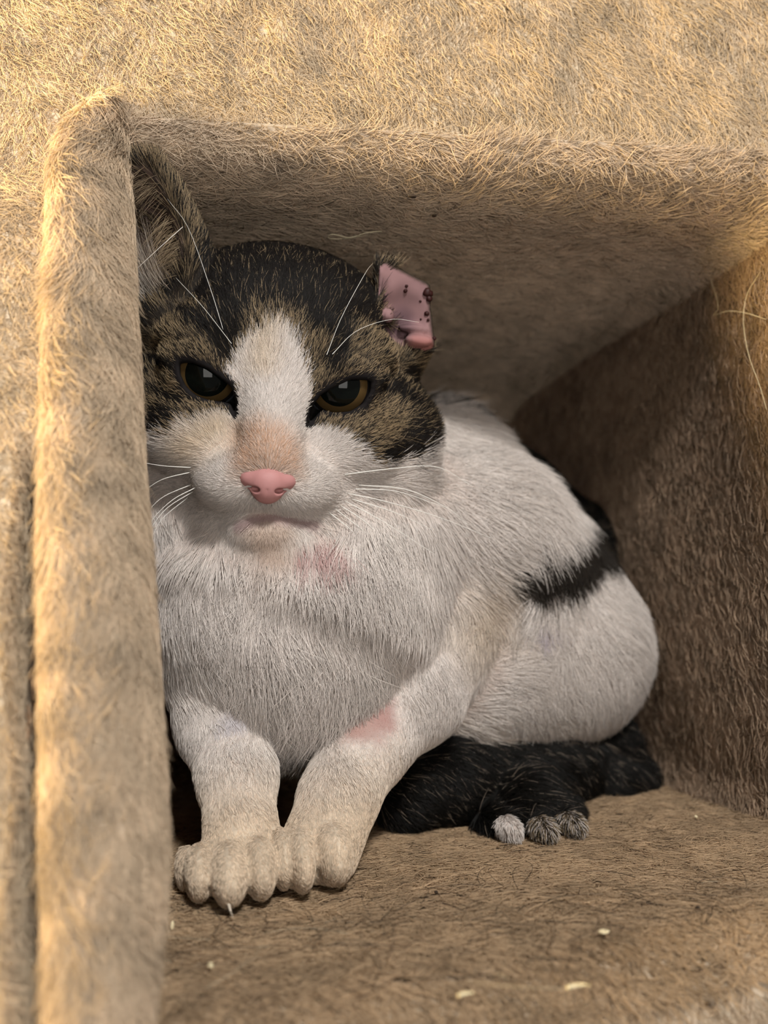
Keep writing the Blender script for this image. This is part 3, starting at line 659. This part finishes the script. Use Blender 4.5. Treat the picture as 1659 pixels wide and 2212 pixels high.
# ---- whiskers, brow hairs, claw, scabs
def tube(name, pts, r0, r1, mat, parent=None, seg=6):
    pts = np.array(pts, float); n = 14
    tt = np.linspace(0, len(pts) - 1, n)
    # Catmull-Rom through the measured points
    Pp = np.vstack([2 * pts[0] - pts[1], pts, 2 * pts[-1] - pts[-2]]); C = []
    for t in tt:
        i = min(int(t), len(pts) - 2); u = t - i; a, b, c, d = Pp[i:i + 4]
        C.append(.5 * (2 * b + (c - a) * u + (2 * a - 5 * b + 4 * c - d) * u * u + (3 * b - a - 3 * c + d) * u ** 3))
    C = np.array(C); tg = np.gradient(C, axis=0); V = []
    for c, t_, r in zip(C, tg, np.linspace(r0, r1, n)):
        t_ = unit(t_); a = unit(np.cross(t_, [.3, .5, .81])); b = np.cross(t_, a)
        V += [c + r * (a * math.cos(f) + b * math.sin(f)) for f in np.linspace(0, 2 * np.pi, seg, endpoint=False)]
    ii = np.arange(n * seg).reshape(n, seg); i2 = np.roll(ii, -1, 1); F = np.stack([ii[:-1], i2[:-1], i2[1:], ii[1:]], -1).reshape(-1, 4).tolist()
    F += [list(ii[0]), list(ii[-1][::-1])]
    return mesh_obj(name, V, F, mat, parent)
m_wh = simple_mat('whisker', (.85, .82, .76), .4, .4)
RW = [[(745, 1025), (850, 1012), (945, 1009), (1020, 1050)], [(775, 1048), (880, 1058), (970, 1100), (1012, 1135)], [(768, 1056), (860, 1062), (960, 1096)], [(752, 1066), (840, 1085), (950, 1118), (1060, 1162)],
      [(760, 1078), (850, 1106), (935, 1145)], [(745, 1082), (830, 1128), (940, 1198)], [(735, 1092), (790, 1128), (842, 1180)], [(725, 1100), (772, 1136), (822, 1176)], [(712, 1108), (755, 1142), (792, 1178)]]
LW = [[(412, 1010), (350, 1006), (292, 996)], [(412, 1020), (350, 1036), (303, 1066)], [(415, 1046), (350, 1075), (308, 1118)], [(425, 1052), (370, 1082), (325, 1130), (306, 1192)], [(420, 1060), (358, 1100), (318, 1155), (308, 1185)], [(405, 1075), (345, 1128), (312, 1205)]]
for w in RW + LW:
    r0 = hit(*w[0]); Y0 = r0[1]; k = len(w) - 1
    tube('whisker', [P(a, b, Y0 - .1 - .12 * min(j, 1) + .25 * j) for j, (a, b) in enumerate(w)], .016, .006, m_wh, cat)
for w in ([(482, 712), (455, 625), (408, 495), (362, 430)], [(500, 742), (440, 665), (380, 600)], [(395, 490), (350, 530), (298, 578)], [(706, 766), (738, 685), (788, 592), (806, 568)], [(718, 765), (770, 715), (845, 690), (905, 696)]):
    Y0 = hit(*w[0])[1]
    tube('brow_whisker', [P(a, b, Y0 - .15 - .25 * j) for j, (a, b) in enumerate(w)], .009, .004, m_wh, cat)
m_cl = simple_mat('claw', (.55, .47, .38), .35, .4)
tube('claw', [hit(494, 1952), P(498, 1968, hit(494, 1952)[1] - .15), Pz(503, 1981, .03)], .05, .015, m_cl, cat)
m_sc = simple_mat('scab', (.03, .007, .006), .5, .2)
def blob(name, c, r, mat, parent=None, seed=0):
    import bmesh
    bm = bmesh.new(); bmesh.ops.create_icosphere(bm, subdivisions=2, radius=1.0); g = np.random.default_rng(seed)
    V = np.array([v.co[:] for v in bm.verts]); F = [[v.index for v in f.verts] for f in bm.faces]; bm.free()
    V = V * (.75 + .5 * vnoise(V, 1.7, seed + 3)[:, None]) * np.array(r)
    return mesh_obj(name, V + c, F, mat, parent)
for i, (px, py, r) in enumerate([(932, 608, .10), (941, 611, .07), (923, 632, .12), (929, 634, .09), (927, 645, .09), (931, 652, .09), (908, 651, .04), (922, 677, .07), (909, 690, .035), (925, 691, .04), (935, 686, .035), (940, 723, .10), (938, 731, .06), (945, 743, .08), (955, 709, .05), (878, 618, .05), (876, 628, .06)]):
    blob('scab', hit(px, py, .02), (r * 1.25, r, r * 1.25), m_sc, cat, i)
print('cat done', round(time.time() - T0, 1))

# ------------------------------------------------------------------ fibres, crumbs and shed hair lying in the cubby
def Px(px, py, X):
    r = ray(px, py); return CAM + r * (X / r[0])
m_fib = simple_mat('pale_fibre', (.72, .62, .42), .6, .2); m_crumb = simple_mat('pale_crumb', (.78, .66, .42), .7, .2); m_fleck = simple_mat('dark_fleck', (.05, .035, .025), .8, .1)
o = tube('thread', [Pz(x, y, ZC - .62) for x, y in ((825, 500), (790, 503), (755, 514), (722, 506), (708, 510), (716, 516), (750, 515), (800, 507))], .018, .012, m_fib); tag(o, 'pale crinkled thread clinging to the plush ceiling above the cat', 'thread')
o = tube('thread', [Px(x, y, XR - .55) for x, y in ((1642, 588), (1612, 640), (1606, 700), (1618, 770), (1640, 830), (1656, 885))], .011, .007, m_fib); tag(o, 'long white thread hanging down the right side wall', 'thread')
o = tube('thread', [Px(x, y, XR - .5) for x, y in ((1655, 690), (1610, 676), (1570, 672), (1540, 682), (1552, 662), (1536, 605))], .011, .007, m_fib); tag(o, 'short tangled tan thread on the side wall near the ceiling corner', 'thread')
for i, (px, py, r, lab) in enumerate([(372, 2000, (.05, .09, .12), 'pale oblong crumb on the plush floor beside the padded post'), (455, 2086, (.07, .08, .06), 'round yellow crumb on the plush floor below the paws'),
        (1305, 2012, (.13, .08, .05), 'whitish fluff crumb on the open floor right of the paws'), (1503, 1764, (.06, .06, .05), 'tiny white crumb where the floor meets the side wall')]):
    tag(blob('crumb', Pz(px, py, .12), r, m_crumb, None, 40 + i), lab, 'crumb')
for i, (px, py, r, lab) in enumerate([(1530, 2170, (.10, .08, .06), 'dark speck at the front edge of the plush floor'), (942, 1927, (.05, .05, .04), 'dark speck on the floor just right of the paws'), (1507, 1960, (.06, .06, .04), 'dark speck out on the right of the plush floor')]):
    tag(blob('speck', Pz(px, py, .12 if i else -.1), r, m_fleck, None, 50 + i), lab, 'speck')
for i, (px, py, r, lab) in enumerate([(891, 425, (.14, .07, .04), 'upper of two dark specks on the plush ceiling'), (938, 466, (.10, .08, .04), 'lower of two dark specks on the plush ceiling')]):
    tag(blob('speck', Pz(px, py, ZC - .35), r, m_fleck, None, 60 + i), lab, 'speck')
for q, lab in (([(990, 2150), (1005, 2146), (1022, 2144)], 'short white husk sliver on the floor near the front edge'), ([(1225, 2133), (1250, 2128), (1275, 2128)], 'thin pale husk sliver on the lit front floor edge')):
    tag(tube('husk', [Pz(x, y, .14) for x, y in q], .045, .02, m_crumb), lab, 'husk')
N_ = 170; k = 6
u = rng.random((N_, 2)); px = 380 + 1279 * u[:, 0]; py = 1900 + 312 * u[:, 1] ** .8
py = np.where(px > 850, py, np.maximum(py, 2000)); 
base = np.array([Pz(a, b, .16) for a, b in zip(px, py)]); base[:, 2] += rng.uniform(0, .12, N_)
th = rng.uniform(0, np.pi, N_); L = rng.uniform(.5, 2.4, N_) ** 1.2; cv = rng.normal(0, .45, N_); t = np.linspace(-.5, .5, k)
an = th[:, None] + cv[:, None] * t * 2; dx = np.cumsum(np.cos(an), 1) / k * L[:, None]; dy = np.cumsum(np.sin(an), 1) / k * L[:, None]
hp = np.stack([base[:, :1] + dx, base[:, 1:2] + dy, base[:, 2:] + .12 * np.sin(np.linspace(0, np.pi, k))[None] * rng.random((N_, 1))], -1)
hcol = np.broadcast_to(np.where(rng.random(N_) < .82, 1, 0)[:, None, None] * np.array([.03, .02, .014]), (N_, k, 3)) + np.where(rng.random(N_) < .06, .4, 0)[:, None, None] * np.array([1, .85, .6])
o = hair_obj('shed_hair', hp, np.broadcast_to(np.linspace(.008, .005, k), (N_, k)), hcol, HAIR, None); tag(o, 'loose shed cat hairs scattered over the plush floor', 'hair')
print('done', round(time.time() - T0, 1))
